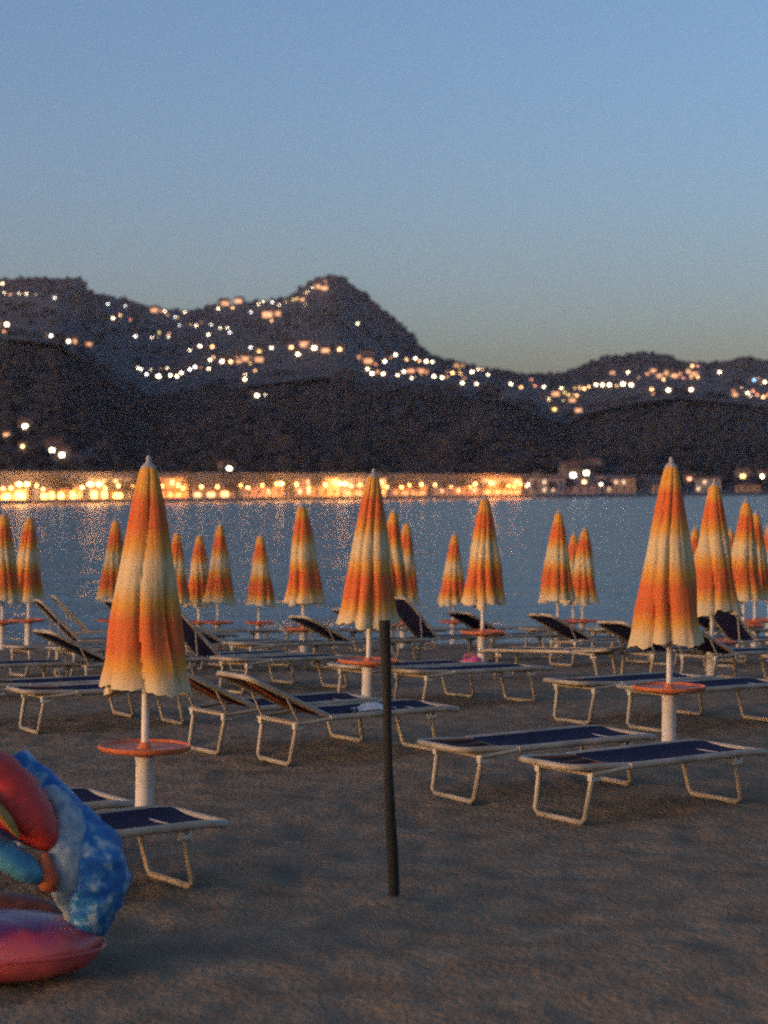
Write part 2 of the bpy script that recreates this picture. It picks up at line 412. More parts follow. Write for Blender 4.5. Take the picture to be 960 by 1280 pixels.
# (x, depth, yaw, variant, label)
LNG = [
 (-1.72, 9.62, 36, 0, 'flat navy lounger whose foot end sticks out right of the inflatable float'),
 (-2.30, 10.3, 35, 0, 'navy lounger mostly hidden behind the inflatable float'),
 (1.51, 12.16, 34, 0, 'nearest flat lounger on the right, its leg loop on bare sand'),
 (0.90, 12.94, 34, 0, 'flat lounger alongside the nearest right one, on its left'),
 (-0.36, 14.63, 33, 1, 'lounger with raised striped back and a white towel on its foot'),
 (-0.93, 15.22, 34, 1, 'lounger with raised back, right behind the one holding a white towel'),
 (2.62, 16.42, 34, 0, 'flat lounger right behind the sleeve of the biggest right-hand umbrella'),
 (2.06, 17.06, 34, 0, 'flat lounger left of the biggest right-hand umbrella, square leg loop in view'),
 (0.68, 18.5, 34, 0, 'flat lounger right of the dark post at mid distance with pale square leg loop'),
 (0.13, 19.15, 34, 0, 'flat lounger right behind the sleeve of the middle umbrella'),
 (-2.5, 16.6, 30, 0, 'flat lounger behind the largest left umbrella, square leg loop in full view'),
 (-3.02, 17.3, 31, 0, 'lounger cut by the left frame side, second of the mid left pair'),
 (3.23, 21.9, 34, 1, 'raised lounger seen just left of the pole of the biggest right-hand umbrella'),
 (3.80, 21.3, 34, 1, 'raised lounger right of the pole of the biggest right-hand umbrella'),
 (2.0, 22.0, 150, 0, 'lounger turned the other way, right of the pink bag'),
 (-3.35, 23.4, 33, 0, 'flat lounger on grey sand just left of the hem of the largest left umbrella'),
 (-4.0, 24.0, 34, 0, 'flat lounger near the left frame side behind the long flat one'),
 (-3.95, 26.3, 20, 2, 'nearer of the two loungers with steep dark backs on the far left'),
 (-4.35, 30.0, 15, 2, 'farther of the two loungers with steep dark backs on the far left'),
 (-1.35, 24.6, 32, 0, 'flat lounger in front of the lone tall umbrella left of centre'),
 (-2.0, 25.3, 32, 1, 'raised lounger between the largest left umbrella and the lone one'),
 (-0.35, 25.4, 33, 1, 'raised lounger left of the middle umbrella close to the lone tall umbrella'),
 (0.75, 26.6, 34, 2, 'upright lounger left of the pink bag'),
 (1.75, 27.1, 34, 1, 'raised lounger right behind the umbrella with the pink bag'),
 (2.75, 30.0, 30, 0, 'flat lounger below the taller umbrella of the close pair'),
 (3.7, 29.4, 33, 0, 'flat lounger between the close umbrella pair and the biggest right-hand umbrella'),
 (4.05, 25.6, 36, 2, 'upright dark-backed lounger in the gap right of the big umbrella'),
 (4.75, 25.0, 30, 2, 'upright dark-backed lounger between the two orange trays on the right'),
 (5.2, 29.2, 30, 1, 'raised lounger below the rightmost fully visible umbrella'),
 (4.55, 20.2, 34, 0, 'flat purple-navy lounger cut by the right frame side'),
 (-2.6, 31.0, 30, 0, 'flat lounger at the foot of the small white-poled umbrella'),
 (-3.5, 31.8, 30, 1, 'raised lounger behind the hem of the large left umbrella'),
 (-1.0, 31.2, 30, 0, 'flat lounger at the water edge behind the lone tall umbrella'),
 (0.05, 31.6, 30, 1, 'raised lounger at the water edge behind the middle umbrella'),
 (1.1, 33.0, 30, 0, 'flat lounger at the water edge left of the umbrella with the pink bag'),
 (2.2, 34.0, 30, 0, 'flat lounger at the water edge right of the umbrella with the pink bag'),
 (-2.75, 20.4, 32, 1, 'raised lounger behind the hem of the largest left umbrella at mid distance'),
 (-4.05, 19.8, 30, 1, 'raised lounger near the left frame side behind the flat one'),
 (-1.15, 20.6, 36, 0, 'flat lounger seen above the two raised loungers beside the dark post'),
 (-1.75, 21.4, 34, 2, 'upright lounger above the two raised loungers beside the dark post'),
 (-2.9, 25.6, 28, 2, 'upright lounger at the left of the largest left umbrella near the water'),
 (2.75, 25.6, 33, 1, 'raised lounger left of the biggest right-hand umbrella near the water'),
 (-3.05, 28.0, 33, 0, 'flat lounger between the large left umbrella and the water'),
 (-4.8, 20.8, 34, 0, 'lounger mostly outside the left frame side at mid distance'),
]
for (x, y, yaw, v, lab) in LNG:
    if lab.startswith('lounger mostly outside'): continue
    if v == 1 and y < 16: v = 3
    o = LP[v] if v not in usedl else copy_tree(LP[v]); usedl.add(v)
    o.location = (x, y, gz(x, y) - 0.004); sl1 = (gz(x, y + .6) - gz(x, y - .6)) / 1.2
    yy = R(yaw + rnd.uniform(-1.5, 1.5))
    nrm = Vector((0, -sl1, 1)).normalized(); q = Vector((0, 0, 1)).rotation_difference(nrm)
    o.rotation_euler = (q.to_matrix() @ Matrix.Rotation(yy, 3, 'Z')).to_euler()
    tag(o, lab, 'sun lounger', 'sun loungers standing on the sand')

# towel on the foot of the raised lounger
P = []
for j in range(14):
    for i in range(14):
        u, v = i / 13, j / 13
        P.append(((u - .5) * 0.30, (v - .5) * 0.22, 0.03 + 0.03 * mn.noise(Vector((u * 4, v * 4, 2))) + 0.045 * math.exp(-((u - .5) ** 2 + (v - .5) ** 2) * 9)))
tw = MB().grid(P, 14, 14); 
tw.grid([(p[0] * .97, p[1] * .97, p[2] - 0.022) for p in P], 14, 14)
m = noisy(mat('towel_cotton', (0.7, 0.7, 0.66), 0.95), (0.55, 0.55, 0.52), (0.75, 0.75, 0.7), 9)
two = tw.obj('towel', m); yy = R(33)
lx, ly = 0.30, -0.02
two.location = (-0.36 + lx * math.cos(yy) - ly * math.sin(yy), 14.63 + lx * math.sin(yy) + ly * math.cos(yy), gz(0, 14.7) + 0.315)
two.rotation_euler = (0, 0, 0.5); tag(two, 'small crumpled white towel on the foot of a lounger', 'towel')

# pink bag
m = noisy(mat('pink_cloth', (0.8, 0.1, 0.25), 0.7), (0.62, 0.06, 0.2), (0.9, 0.16, 0.34), 9)
bgp = []
for j in range(12):
    v = j / 11; 
    for i in range(24):
        th = 2 * math.pi * i / 24
        r = math.sin(math.pi * (0.06 + 0.88 * v)) ** 0.7 * (1 + 0.10 * mn.noise(Vector((math.cos(th) * 2, math.sin(th) * 2, v * 3))))
        bgp.append((0.155 * r * math.cos(th), 0.10 * r * math.sin(th), 0.14 * (1 - math.cos(math.pi * v)) / 2 * (1 + .15 * math.cos(th))))
bag = empty('beach_bag', at_depth(588, 24.6))
b_ = MB().grid(bgp, 24, 12, True); b_.f += [tuple(reversed(range(24))), tuple(range(11 * 24, 12 * 24))]
b_.obj('pouch', m, bag)
MB().tube([(-0.08, 0, 0.12), (-0.07, 0, 0.17), (0, 0, 0.20), (0.07, 0, 0.17), (0.08, 0, 0.12)], 0.008, 8).obj('handle', m, bag)
tag(bag, 'small bright pink bag lying on the sand beside an umbrella sleeve', 'bag')

# dark wooden post
b = at_depth(493, 9.5); tx = ray(480, 775).x * 9.5
pts = []; rs = []
for i in range(14):
    t_ = i / 13; pts.append((b.x + (tx - b.x) * t_ + 0.004 * math.sin(t_ * 9), 9.5, b.z - 0.15 + (1.38 + 0.15) * t_)); rs.append(0.0235 + 0.004 * math.sin(t_ * 7) + 0.002 * t_)
po = MB().tube(pts, rs, 12).obj('wooden_post', M['post']); tag(po, 'dark weathered wooden post stuck upright in bare sand', 'post')

# ------------------------------------------------------------------ inflatable float
FD = 8.1; SC = FD / F
def fp(px, py, dd=0.0):
    r = ray(px, py) * (FD + dd); return Vector((r.x, r.y, r.z + 2.0))
fl_loc = at_depth(60, FD)
fl = empty('inflatable_float', fl_loc)
def smooth_path(pts, n=5):
    out = []
    for i in range(len(pts) - 1):
        p0, p1, p2, p3 = pts[max(0, i - 1)], pts[i], pts[i + 1], pts[min(len(pts) - 1, i + 2)]
        for k in range(n):
            t = k / n
            out.append([0.5 * ((2 * b) + (-a + c) * t + (2 * a - 5 * b + 4 * c - d) * t * t + (-a + 3 * b - 3 * c + d) * t ** 3) for a, b, c, d in zip(p0, p1, p2, p3)])
    out.append(list(pts[-1])); return out
def ftube(name, pts, m, sq=1.0, wr=0.06, seed=0, parent=None):
    raw = smooth_path([(*(fp(px, py, dd) - fl_loc), r * SC) for px, py, dd, r in pts], 12)
    mb = MB().tube([p[:3] for p in raw], [max(0.004, p[3]) for p in raw], 28, sq=sq)
    ctr = [Vector(p[:3]) for p in raw]
    for i, v in enumerate(mb.v):
        c = ctr[i // 28]; v = Vector(v); k = 1 + 1.3 * wr * mn.noise(v * 11 + Vector((seed, 0, 0))) + wr * 0.9 * mn.noise(v * 30 + Vector((seed, 3, 0))) - (0.03 if int((i // 28) % 7) == 0 else 0)
        mb.v[i] = tuple(c + (v - c) * k)
    return mb.obj(name, m, parent or fl)
def vinyl(name, stops, scale, seed=0):
    m = mat(name, (0.5, 0.1, 0.1), 0.55, coat=0.05); t = NT(m); tc = t.n('ShaderNodeTexCoord')
    nz = t.n('ShaderNodeTexNoise', Scale=scale, Detail=3, Roughness=0.6, Distortion=0.4); nz.noise_dimensions = '4D'; nz.inputs['W'].default_value = seed
    t.l(tc.outputs['Object'], nz.inputs['Vector']); r = t.ramp(stops); t.l(nz.outputs['Fac'], r.inputs[0]); t.l(r.outputs[0], t.b.inputs['Base Color']); return m
v_blue = vinyl('blue_printed_vinyl', [(0.0, (0.004, 0.055, 0.19)), (0.46, (0.008, 0.12, 0.36)), (0.53, (0.03, 0.19, 0.40)), (0.59, (0.22, 0.36, 0.45)), (0.70, (0.40, 0.50, 0.52))], 12, 2)
v_pale = vinyl('pale_printed_vinyl', [(0.3, (0.04, 0.15, 0.24)), (0.46, (0.24, 0.32, 0.35)), (0.65, (0.40, 0.43, 0.42))], 16, 5)
v_red = vinyl('red_vinyl', [(0.3, (0.42, 0.018, 0.010)), (0.7, (0.58, 0.045, 0.02))], 5)
v_cyan = vinyl('cyan_vinyl', [(0.3, (0.02, 0.14, 0.23)), (0.55, (0.06, 0.26, 0.36)), (0.75, (0.16, 0.26, 0.28))], 8, 3)
v_gold = vinyl('gold_vinyl', [(0.3, (0.28, 0.13, 0.015)), (0.7, (0.45, 0.27, 0.06))], 9)
v_dark = vinyl('gap_shade_brown', [(0.3, (0.07, 0.022, 0.012)), (0.7, (0.16, 0.055, 0.03))], 9)
v_org = vinyl('orange_vinyl', [(0.3, (0.30, 0.05, 0.012)), (0.7, (0.42, 0.12, 0.03))], 9)
# pink cushion: pink with a printed purple upper field
v_pink = mat('pink_vinyl', (0.5, 0.08, 0.08), 0.35, coat=0.3); t = NT(v_pink); tc = t.n('ShaderNodeTexCoord'); sx = t.n('ShaderNodeSeparateXYZ'); t.l(tc.outputs['Object'], sx.inputs[0])
nz = t.n('ShaderNodeTexNoise', Scale=9.0, Detail=4); t.l(tc.outputs['Object'], nz.inputs['Vector'])
ad = t.n('ShaderNodeMath', operation='MULTIPLY_ADD'); ad.inputs[1].default_value = 0.10; t.l(nz.outputs['Fac'], ad.inputs[0]); t.l(sx.outputs['Z'], ad.inputs[2])
r = t.ramp([(0.21, (0.50, 0.085, 0.075)), (0.255, (0.42, 0.06, 0.10)), (0.295, (0.11, 0.025, 0.12)), (0.5, (0.08, 0.02, 0.10))]); t.l(ad.outputs[0], r.inputs[0]); t.l(r.outputs[0], t.b.inputs['Base Color'])

ftube('blue_tube', [(20, 950, .35, 20), (50, 978, .30, 24), (80, 1015, .20, 30), (106, 1058, .08, 46), (118, 1095, .02, 46), (118, 1130, 0, 37), (112, 1160, 0, 24), (108, 1172, 0, 6)], v_blue, 0.8, 0.13, 1)
ftube('pale_panel', [(62, 985, .12, 10), (86, 1020, .02, 20), (84, 1060, -.08, 24), (84, 1100, -.10, 20), (86, 1130, -.06, 14), (100, 1158, -.02, 5)], v_pale, 0.6, 0.16, 4)
ftube('red_tube', [(-160, 950, .05, 50), (-70, 950, 0, 50), (-10, 976, -.04, 44), (24, 1008, -.07, 40), (46, 1034, -.09, 32), (60, 1052, -.10, 20), (66, 1063, -.10, 5)], v_red, 0.85, 0.05, 2)
ftube('gold_patch', [(-24, 992, -.24, 14), (2, 1016, -.24, 15), (17, 1036, -.22, 10), (24, 1046, -.2, 4)], v_gold, 0.45, 0.08, 3)
ftube('cyan_strap', [(-140, 1000, -.1, 22), (-40, 1040, -.18, 24), (10, 1072, -.2, 25), (40, 1090, -.18, 20), (52, 1098, -.16, 8)], v_cyan, 0.7, 0.06, 6)
ftube('orange_tab', [(55, 1066, -.16, 5), (58, 1085, -.17, 11), (62, 1104, -.17, 14), (68, 1112, -.16, 6)], v_org, 0.7, 0.1, 7)
ftube('dark_gap_roll', [(-160, 1128, .3, 34), (-40, 1133, .3, 34), (40, 1138, .28, 30), (86, 1150, .2, 12)], v_dark, 0.6, 0.05, 8)  # dark roll filling the gap, its shade put into the brown
# pink cushion
P = []; nu, nv = 56, 24
c = fp(-22, 1175, 0.0) - fl_loc; c.z = 0.128
for j in range(nv):
    v = math.pi * (0.02 + 0.96 * j / (nv - 1))
    for i in range(nu):
        th = 2 * math.pi * i / nu
        k = 1 + 0.03 * mn.noise(Vector((math.cos(th) * 5, math.sin(th) * 5, v * 2)))
        zz = math.cos(v); zz = math.copysign(abs(zz) ** 0.85, zz)
        P.append((c.x + 0.50 * math.sin(v) ** .8 * math.cos(th) * k, c.y + 0.30 * math.sin(v) ** .8 * math.sin(th) * k, c.z + 0.135 * zz * k))
cu = MB().grid(P, nu, nv, True); cu.f += [tuple(reversed(range(nu))), tuple(range((nv - 1) * nu, nv * nu))]
cu.obj('pink_cushion', v_pink, fl)
MB().tube([(c.x + 0.512 * math.cos(a), c.y + 0.312 * math.sin(a), c.z) for a in [2 * math.pi * k / 48 for k in range(48)]], 0.006, 6, closed=True).obj('seam', v_pink, fl)
tag(fl, 'crumpled red, blue and pink inflatable float lying on the sand', 'float')

# ------------------------------------------------------------------ hills
NEAR = [(-700, 395), (-300, 405), (0, 414), (40, 416), (80, 422), (120, 450), (150, 474), (190, 497), (230, 495), (270, 481), (320, 472), (360, 467), (400, 462), (440, 466), (480, 475), (540, 482), (600, 488),
        (640, 494), (680, 512), (710, 522), (730, 508), (780, 496), (850, 487), (900, 492), (960, 498), (1200, 500), (1700, 520)]
SKY = [(-700, 360), (-300, 352), (0, 350), (20, 349), (50, 348), (106, 348), (112, 364), (130, 369), (165, 374), (190, 382), (215, 388), (245, 388), (265, 382), (300, 380), (335, 376), (360, 371), (375, 362), (390, 352),
       (408, 345), (420, 343), (430, 346), (440, 354), (460, 369), (480, 387), (500, 402), (515, 417), (528, 434), (540, 445), (560, 450), (590, 457), (620, 463), (650, 467), (685, 468), (705, 465), (722, 462),
       (740, 452), (760, 446), (790, 443), (820, 441), (838, 443), (848, 453), (880, 455), (915, 452), (930, 447), (960, 451), (1200, 440), (1700, 470)]
def interp(T, p):
    if p <= T[0][0]: return T[0][1]
    for (a, va), (b, vb) in zip(T, T[1:]):
        if p <= b: return va + (vb - va) * (p - a) / (b - a)
    return T[-1][1]
def elev(T, a):                              # tangent of elevation at azimuth slope a
    px = 480 + a * F; hor = 614 + 3.4 * (1 - px / 480)
    return (hor - interp(T, px)) / F
def coast(a): return 670 / (1 - 1.38 * max(-0.6, min(0.5, a)))
QUAY = 0.35
def near_h(a, y):
    y0 = coast(a) + 45; y1 = y0 * 1.0 + 900
    t = (y - y0) / (y1 - y0)
    if t <= 0: return QUAY
    e1 = elev(NEAR, a)
    zr = 2 + e1 * y1 + mn.noise(Vector((a * 70, 3, 1))) * 5 + mn.noise(Vector((a * 220, 3, 7))) * 3
    bump = mn.noise(Vector((a * 14, y * 0.0016, 1))) * 14 + mn.noise(Vector((a * 45, y * 0.005, 2))) * 6
    if t < 1: return QUAY + (zr - QUAY) * (0.12 * t + 0.88 * t ** 0.9 * (0.55 + 0.45 * t)) + bump * math.sin(math.pi * t)
    return zr - (t - 1) * 60 
def far_h(a, y):
    y0 = coast(a) + 800; y2 = 3600
    t = (y - y0) / (y2 - y0); e1 = elev(NEAR, a) - 0.004; e2 = elev(SKY, a)
    if t < 1: 
        e = e1 + (e2 - e1) * max(0, t) ** 0.8
        e += (mn.noise(Vector((a * 30, y * 0.003, 5))) * 0.0028 + mn.noise(Vector((a * 90, y * 0.006, 7))) * 0.0012) * math.sin(math.pi * max(0, t))
        return 2 + e * y
    return 2 + e2 * y2 - (y - y2) * 0.5
hill_m = noisy(mat('wooded_slope', (0.03, 0.035, 0.025), 0.95), (0.006, 0.007, 0.011), (0.014, 0.0145, 0.020), 0.012, 0.3, 0.05, 8, 8)
mnt_m = noisy(mat('rocky_slope', (0.04, 0.04, 0.035), 0.95), (0.010, 0.012, 0.016), (0.026, 0.027, 0.032), 0.006, 0.5, 0.03, 10, 8)
As = [(-0.36 + 0.72 * i / 420) for i in range(421)]
P = []
rows = [i / 70 for i in range(71)]
for rrow in rows:
    for a in As:
        y0 = coast(a) + 20; y = y0 + (1250) * rrow; P.append((a * y, y, near_h(a, y)))
nh = MB().grid(P, len(As), len(rows)).obj('wooded_hill', hill_m); tag(nh, kind='structure')
P = []
for k in range(81):
    for a in As:
        y0 = coast(a) + 800; y = y0 + (4400 - y0) * k / 80; P.append((a * y, y, far_h(a, y)))
fh = MB().grid(P, len(As), 81).obj('mountain', mnt_m); tag(fh, kind='structure')
# shore strip with sea wall
P = []
for a in As:
    yc = coast(a)
    for (dy, z) in ((-14, WATER_Z - 1.5), (-6, WATER_Z + 0.0), (0, WATER_Z + 0.45), (0.6, QUAY - 0.02), (1.2, QUAY), (80, QUAY + 0.05)):
        P.append((a * (yc + dy), yc + dy, z))
stm = noisy(mat('shore_stone', (0.2, 0.17, 0.14), 0.9), (0.12, 0.10, 0.085), (0.24, 0.21, 0.17), 0.4, 0.5, 2, 0.2)
sh = MB().grid(P, 6, len(As)).obj('shore', stm, smooth=False); tag(sh, kind='structure')

# far woodland that reads as one mass, on the near hill and the skyline
wood = MB(); q = random.Random(3)
ICO = []
def ico():
    t_ = (1 + 5 ** .5) / 2; v = [Vector(p).normalized() for p in ((-1, t_, 0), (1, t_, 0), (-1, -t_, 0), (1, -t_, 0), (0, -1, t_), (0, 1, t_), (0, -1, -t_), (0, 1, -t_), (t_, 0, -1), (t_, 0, 1), (-t_, 0, -1), (-t_, 0, 1))]
    f = [(0, 11, 5), (0, 5, 1), (0, 1, 7), (0, 7, 10), (0, 10, 11), (1, 5, 9), (5, 11, 4), (11, 10, 2), (10, 7, 6), (7, 1, 8), (3, 9, 4), (3, 4, 2), (3, 2, 6), (3, 6, 8), (3, 8, 9), (4, 9, 5), (2, 4, 11), (6, 2, 10), (8, 6, 7), (9, 8, 1)]
    return v, f
IV, IF = ico()
def clump(x, y, z, r):
    wood.add([(x + v.x * r * q.uniform(.7, 1.25), y + v.y * r * q.uniform(.7, 1.25), z + v.z * r * q.uniform(.6, 1.2)) for v in IV], IF)
def hit(px, py):
    r = ray(px, py); a = r.x
    y = coast(a) + 46
    while y < 4350:
        z = 2 + r.z * y
        h = near_h(a, y) if y < coast(a) + 1150 else -1e9
        if y > coast(a) + 800: h = max(h, far_h(a, y))
        if z <= h: return Vector((a * y, y, h))
        y += 4
    return None

# ------------------------------------------------------------------ hillside houses
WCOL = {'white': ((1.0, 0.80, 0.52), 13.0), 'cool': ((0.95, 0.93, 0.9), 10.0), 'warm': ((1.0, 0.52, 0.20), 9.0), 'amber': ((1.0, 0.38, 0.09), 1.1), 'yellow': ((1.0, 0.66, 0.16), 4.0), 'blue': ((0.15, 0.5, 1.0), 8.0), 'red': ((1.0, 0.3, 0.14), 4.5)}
wall_h = noisy(mat('hill_house_plaster', (0.16, 0.13, 0.12), 0.9), (0.10, 0.085, 0.08), (0.20, 0.165, 0.15), 0.4)
roof_h = noisy(mat('hill_house_tiles', (0.10, 0.05, 0.035), 0.9), (0.07, 0.035, 0.025), (0.13, 0.065, 0.045), 1.0)
hm = {}
def house_proto(kind):
    col, st = WCOL[kind]
    em = emis('window_flood_glow_' + kind, col, st, sample=(kind in ()))
    root = empty('hillside_house')
    MB().box(-4, -3, -4, 4, 3, 5.0, bev=0.05).obj('wall', wall_h, root, False)
    MB().add([(-4.4, -3.4, 5.002), (4.4, -3.4, 5.002), (4.4, 3.4, 5.002), (-4.4, 3.4, 5.002), (-3, 0, 6.6), (3, 0, 6.6)], [(0, 1, 5, 4), (1, 2, 5), (2, 3, 4, 5), (3, 0, 4), (3, 2, 1, 0)]).obj('roof', roof_h, root, False)
    ws = MB().box(-1.1, -3.06, 1.0, 1.1, -2.9, 2.7) if kind != 'amber' else MB().box(-3.2, -3.06, 0.6, 2.6, -2.9, 3.6); ws.obj('window', em, root, False)  # amber panel is no window: floodlight on the wall put in as emission
    hm[kind] = root
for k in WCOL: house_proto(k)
index_children(None); used_h = set()
def hx(L, ox, oy): return [(ox + x / 2, oy + y / 2) + tuple(r) for x, y, *r in L]
# coordinates read off two doubled crops: (x, y, kind, size)
A_ = hx([(5, 50, 'white', 1), (12, 72, 'white', .6), (30, 75, 'white', .7), (48, 74, 'white', .6), (65, 75, 'white', .8), (15, 158, 'white', 1.3), (6, 154, 'white', .9), (125, 183, 'cool', .9), (138, 85, 'cool', .8), (172, 198, 'white', 1), (180, 200, 'amber', 1), (225, 205, 'amber', .8),
 (270, 100, 'cool', .8), (285, 137, 'white', 1.1), (300, 128, 'warm', .9), (325, 140, 'red', .8), (338, 183, 'cool', 1), (312, 104, 'cool', .7), (388, 120, 'amber', 1.4), (402, 118, 'red', 1), (398, 172, 'yellow', 1), (412, 118, 'white', .9), (380, 184, 'white', .7), (420, 182, 'white', .7), (436, 132, 'cool', .7), (462, 120, 'white', .8), (490, 155, 'white', .9), (450, 152, 'cool', .6),
 (520, 178, 'white', 1.0), (545, 112, 'white', 1), (560, 104, 'amber', 1.6), (580, 110, 'warm', 1.0), (598, 97, 'amber', 1.4), (575, 172, 'cool', .8), (550, 160, 'white', .7), (570, 160, 'white', .7), (528, 152, 'cool', .7), (648, 100, 'white', .8), (660, 94, 'white', .8), (682, 96, 'cool', .9), (697, 102, 'white', .7), (628, 120, 'cool', .8),
 (672, 134, 'amber', 1.8), (692, 130, 'amber', 1.6), (700, 122, 'white', .7), (680, 142, 'warm', .8), (733, 90, 'yellow', 1.0), (742, 87, 'yellow', 1.0), (754, 88, 'yellow', .9), (782, 60, 'white', 1), (798, 62, 'amber', 1.5), (808, 54, 'amber', 1.5), (812, 64, 'amber', 1.2), (895, 150, 'white', .9),
 (498, 208, 'white', 1.3), (528, 210, 'warm', 1.3), (628, 210, 'cool', .8), (650, 222, 'yellow', 1.3), (680, 212, 'white', 1), (730, 212, 'warm', 1.3), (745, 230, 'white', 1.3), (762, 208, 'amber', 1.3), (775, 212, 'warm', 1), (790, 216, 'white', 1.7), (815, 222, 'amber', 1), (850, 218, 'warm', 1.3), (918, 240, 'amber', 1.3), (918, 250, 'amber', 1.2), (918, 266, 'white', 1), (930, 278, 'white', 1.1),
 (345, 262, 'white', .7), (352, 265, 'cool', .8), (368, 278, 'cool', .8), (520, 264, 'white', .8), (612, 280, 'white', .7), (610, 292, 'white', .9), (640, 335, 'white', 1.2)], 0, 330)
cl_w = hx([(380, 268, 'white', 1.1), (392, 282, 'white', 1.5), (400, 286, 'white', 1.5), (410, 285, 'white', 1.3), (388, 262, 'cool', .9), (404, 266, 'yellow', 1), (418, 264, 'white', 1), (430, 270, 'cool', 1), (428, 283, 'white', 1.3), (440, 284, 'white', 1), (440, 262, 'white', 1.1), (436, 254, 'white', .9), (446, 268, 'white', 1),
 (456, 268, 'yellow', 1.2), (464, 262, 'white', 1.3), (472, 266, 'cool', 1), (474, 255, 'yellow', 1.3), (480, 262, 'white', 1.2), (484, 252, 'white', 1), (488, 260, 'cool', 1), (412, 274, 'yellow', 1), (452, 275, 'white', 1)], 0, 330)
row1 = hx([(516, 236, 'white', 1), (524, 242, 'white', .9), (534, 236, 'warm', 1), (548, 246, 'white', 1.5), (556, 248, 'white', 1.3), (565, 244, 'amber', 1), (574, 240, 'white', 1.2), (578, 248, 'warm', 1.2), (598, 242, 'warm', 1.6), (610, 244, 'amber', 1.2), (622, 242, 'amber', 1.3), (634, 244, 'warm', .9), (645, 246, 'amber', 1.2)], 0, 330)
row2 = hx([(2, 247, 'white', 1.2), (28, 230, 'white', 1.2), (48, 272, 'white', 1), (58, 240, 'warm', .9), (78, 238, 'white', 1.1), (86, 244, 'warm', 1), (104, 246, 'white', 1.4), (120, 246, 'white', 1.1), (68, 272, 'amber', 1), (78, 276, 'yellow', .9), (90, 273, 'amber', 1.2), (102, 276, 'amber', 1.2), (114, 276, 'yellow', 1), (122, 284, 'white', 1.2), (146, 286, 'white', 1.1), (74, 284, 'white', .8),
 (158, 272, 'warm', 1.2), (170, 275, 'warm', 1.4), (180, 270, 'white', 1), (192, 274, 'warm', 1.2), (184, 256, 'amber', 1), (196, 256, 'amber', 1), (212, 266, 'yellow', 1.7), (222, 262, 'yellow', 1.2), (218, 272, 'white', 1.4), (234, 264, 'white', .9), (195, 300, 'white', 1.1), (232, 302, 'white', 1), (260, 278, 'white', 1), (0, 278, 'white', 1), (36, 280, 'white', .8)], 480, 330)
row3 = hx([(318, 302, 'white', 1.1), (343, 310, 'warm', 1.0), (368, 290, 'red', 1), (376, 306, 'red', 1), (400, 308, 'white', 1), (404, 338, 'yellow', 1.3), (412, 340, 'white', 1), (426, 368, 'yellow', 1.4), (430, 330, 'amber', 1.2), (436, 324, 'white', .8), (444, 312, 'white', 1), (455, 324, 'yellow', 1.4), (464, 330, 'yellow', 1.2), (470, 345, 'amber', 1), (484, 330, 'warm', .9), (478, 312, 'yellow', 1), (490, 312, 'warm', 1.4), (500, 314, 'warm', 1.2), (488, 370, 'amber', .8)], 480, 330)
row4 = hx([(530, 304, 'white', 1.2), (546, 306, 'white', 1.4), (562, 306, 'white', 1.4), (582, 304, 'warm', 1), (598, 304, 'white', 1.6), (604, 300, 'white', 1.2), (618, 306, 'white', 1.4), (512, 308, 'warm', .9), (668, 316, 'warm', 1), (711, 319, 'white', 1.2), (768, 318, 'white', 1.2), (572, 274, 'amber', .8), (608, 272, 'white', 1), (658, 276, 'red', 1), (672, 270, 'amber', 1), (688, 284, 'amber', 1.1), (700, 290, 'warm', 1), (712, 278, 'amber', 1.3), (724, 284, 'amber', 1.2), (735, 278, 'amber', 1), (750, 286, 'red', .8),
 (768, 274, 'amber', 1.3), (778, 280, 'amber', 1.2), (786, 284, 'warm', 1), (772, 256, 'warm', 1.3), (786, 256, 'red', 1), (838, 272, 'white', 1.2), (924, 292, 'blue', 1.2), (950, 297, 'white', 1.2), (876, 320, 'red', .9), (908, 326, 'white', 1.1), (922, 320, 'red', 1), (936, 330, 'red', 1), (946, 336, 'warm', 1), (956, 330, 'red', 1), (880, 330, 'amber', .7)], 480, 330)
low = [(32, 538, 'white', 1.2), (30, 562, 'warm', .7), (60, 565, 'white', 1), (69, 564, 'warm', 1.1), (65, 568, 'white', 1), (80, 574, 'white', 1.1), (93, 583, 'white', 1), (36, 568, 'red', .6), (284, 592, 'white', 1.1), (10, 548, 'amber', .5),
 (698, 602, 'warm', .7), (684, 604, 'white', .8), (696, 605, 'white', .8), (708, 591, 'white', 1.1), (713, 597, 'yellow', 1.6), (717, 600, 'white', 1.4), (729, 591, 'yellow', 1.3), (731, 596, 'white', 1.3), (742, 591, 'yellow', 1.5), (752, 605, 'white', .9), (750, 609, 'white', .8), (730, 607, 'warm', .9), (672, 599, 'white', .8), (662, 610, 'white', .7), (805, 604, 'red', .7), (861, 603, 'red', 1), (929, 600, 'yellow', 1.4), (954, 599, 'white', 1.1), (778, 606, 'warm', .6), (940, 606, 'amber', .8)]
SETS = [(A_, 'upper'), (cl_w, 'cluster'), (row1, 'row left'), (row2, 'row mid'), (row3, 'saddle'), (row4, 'right'), (low, 'low')]
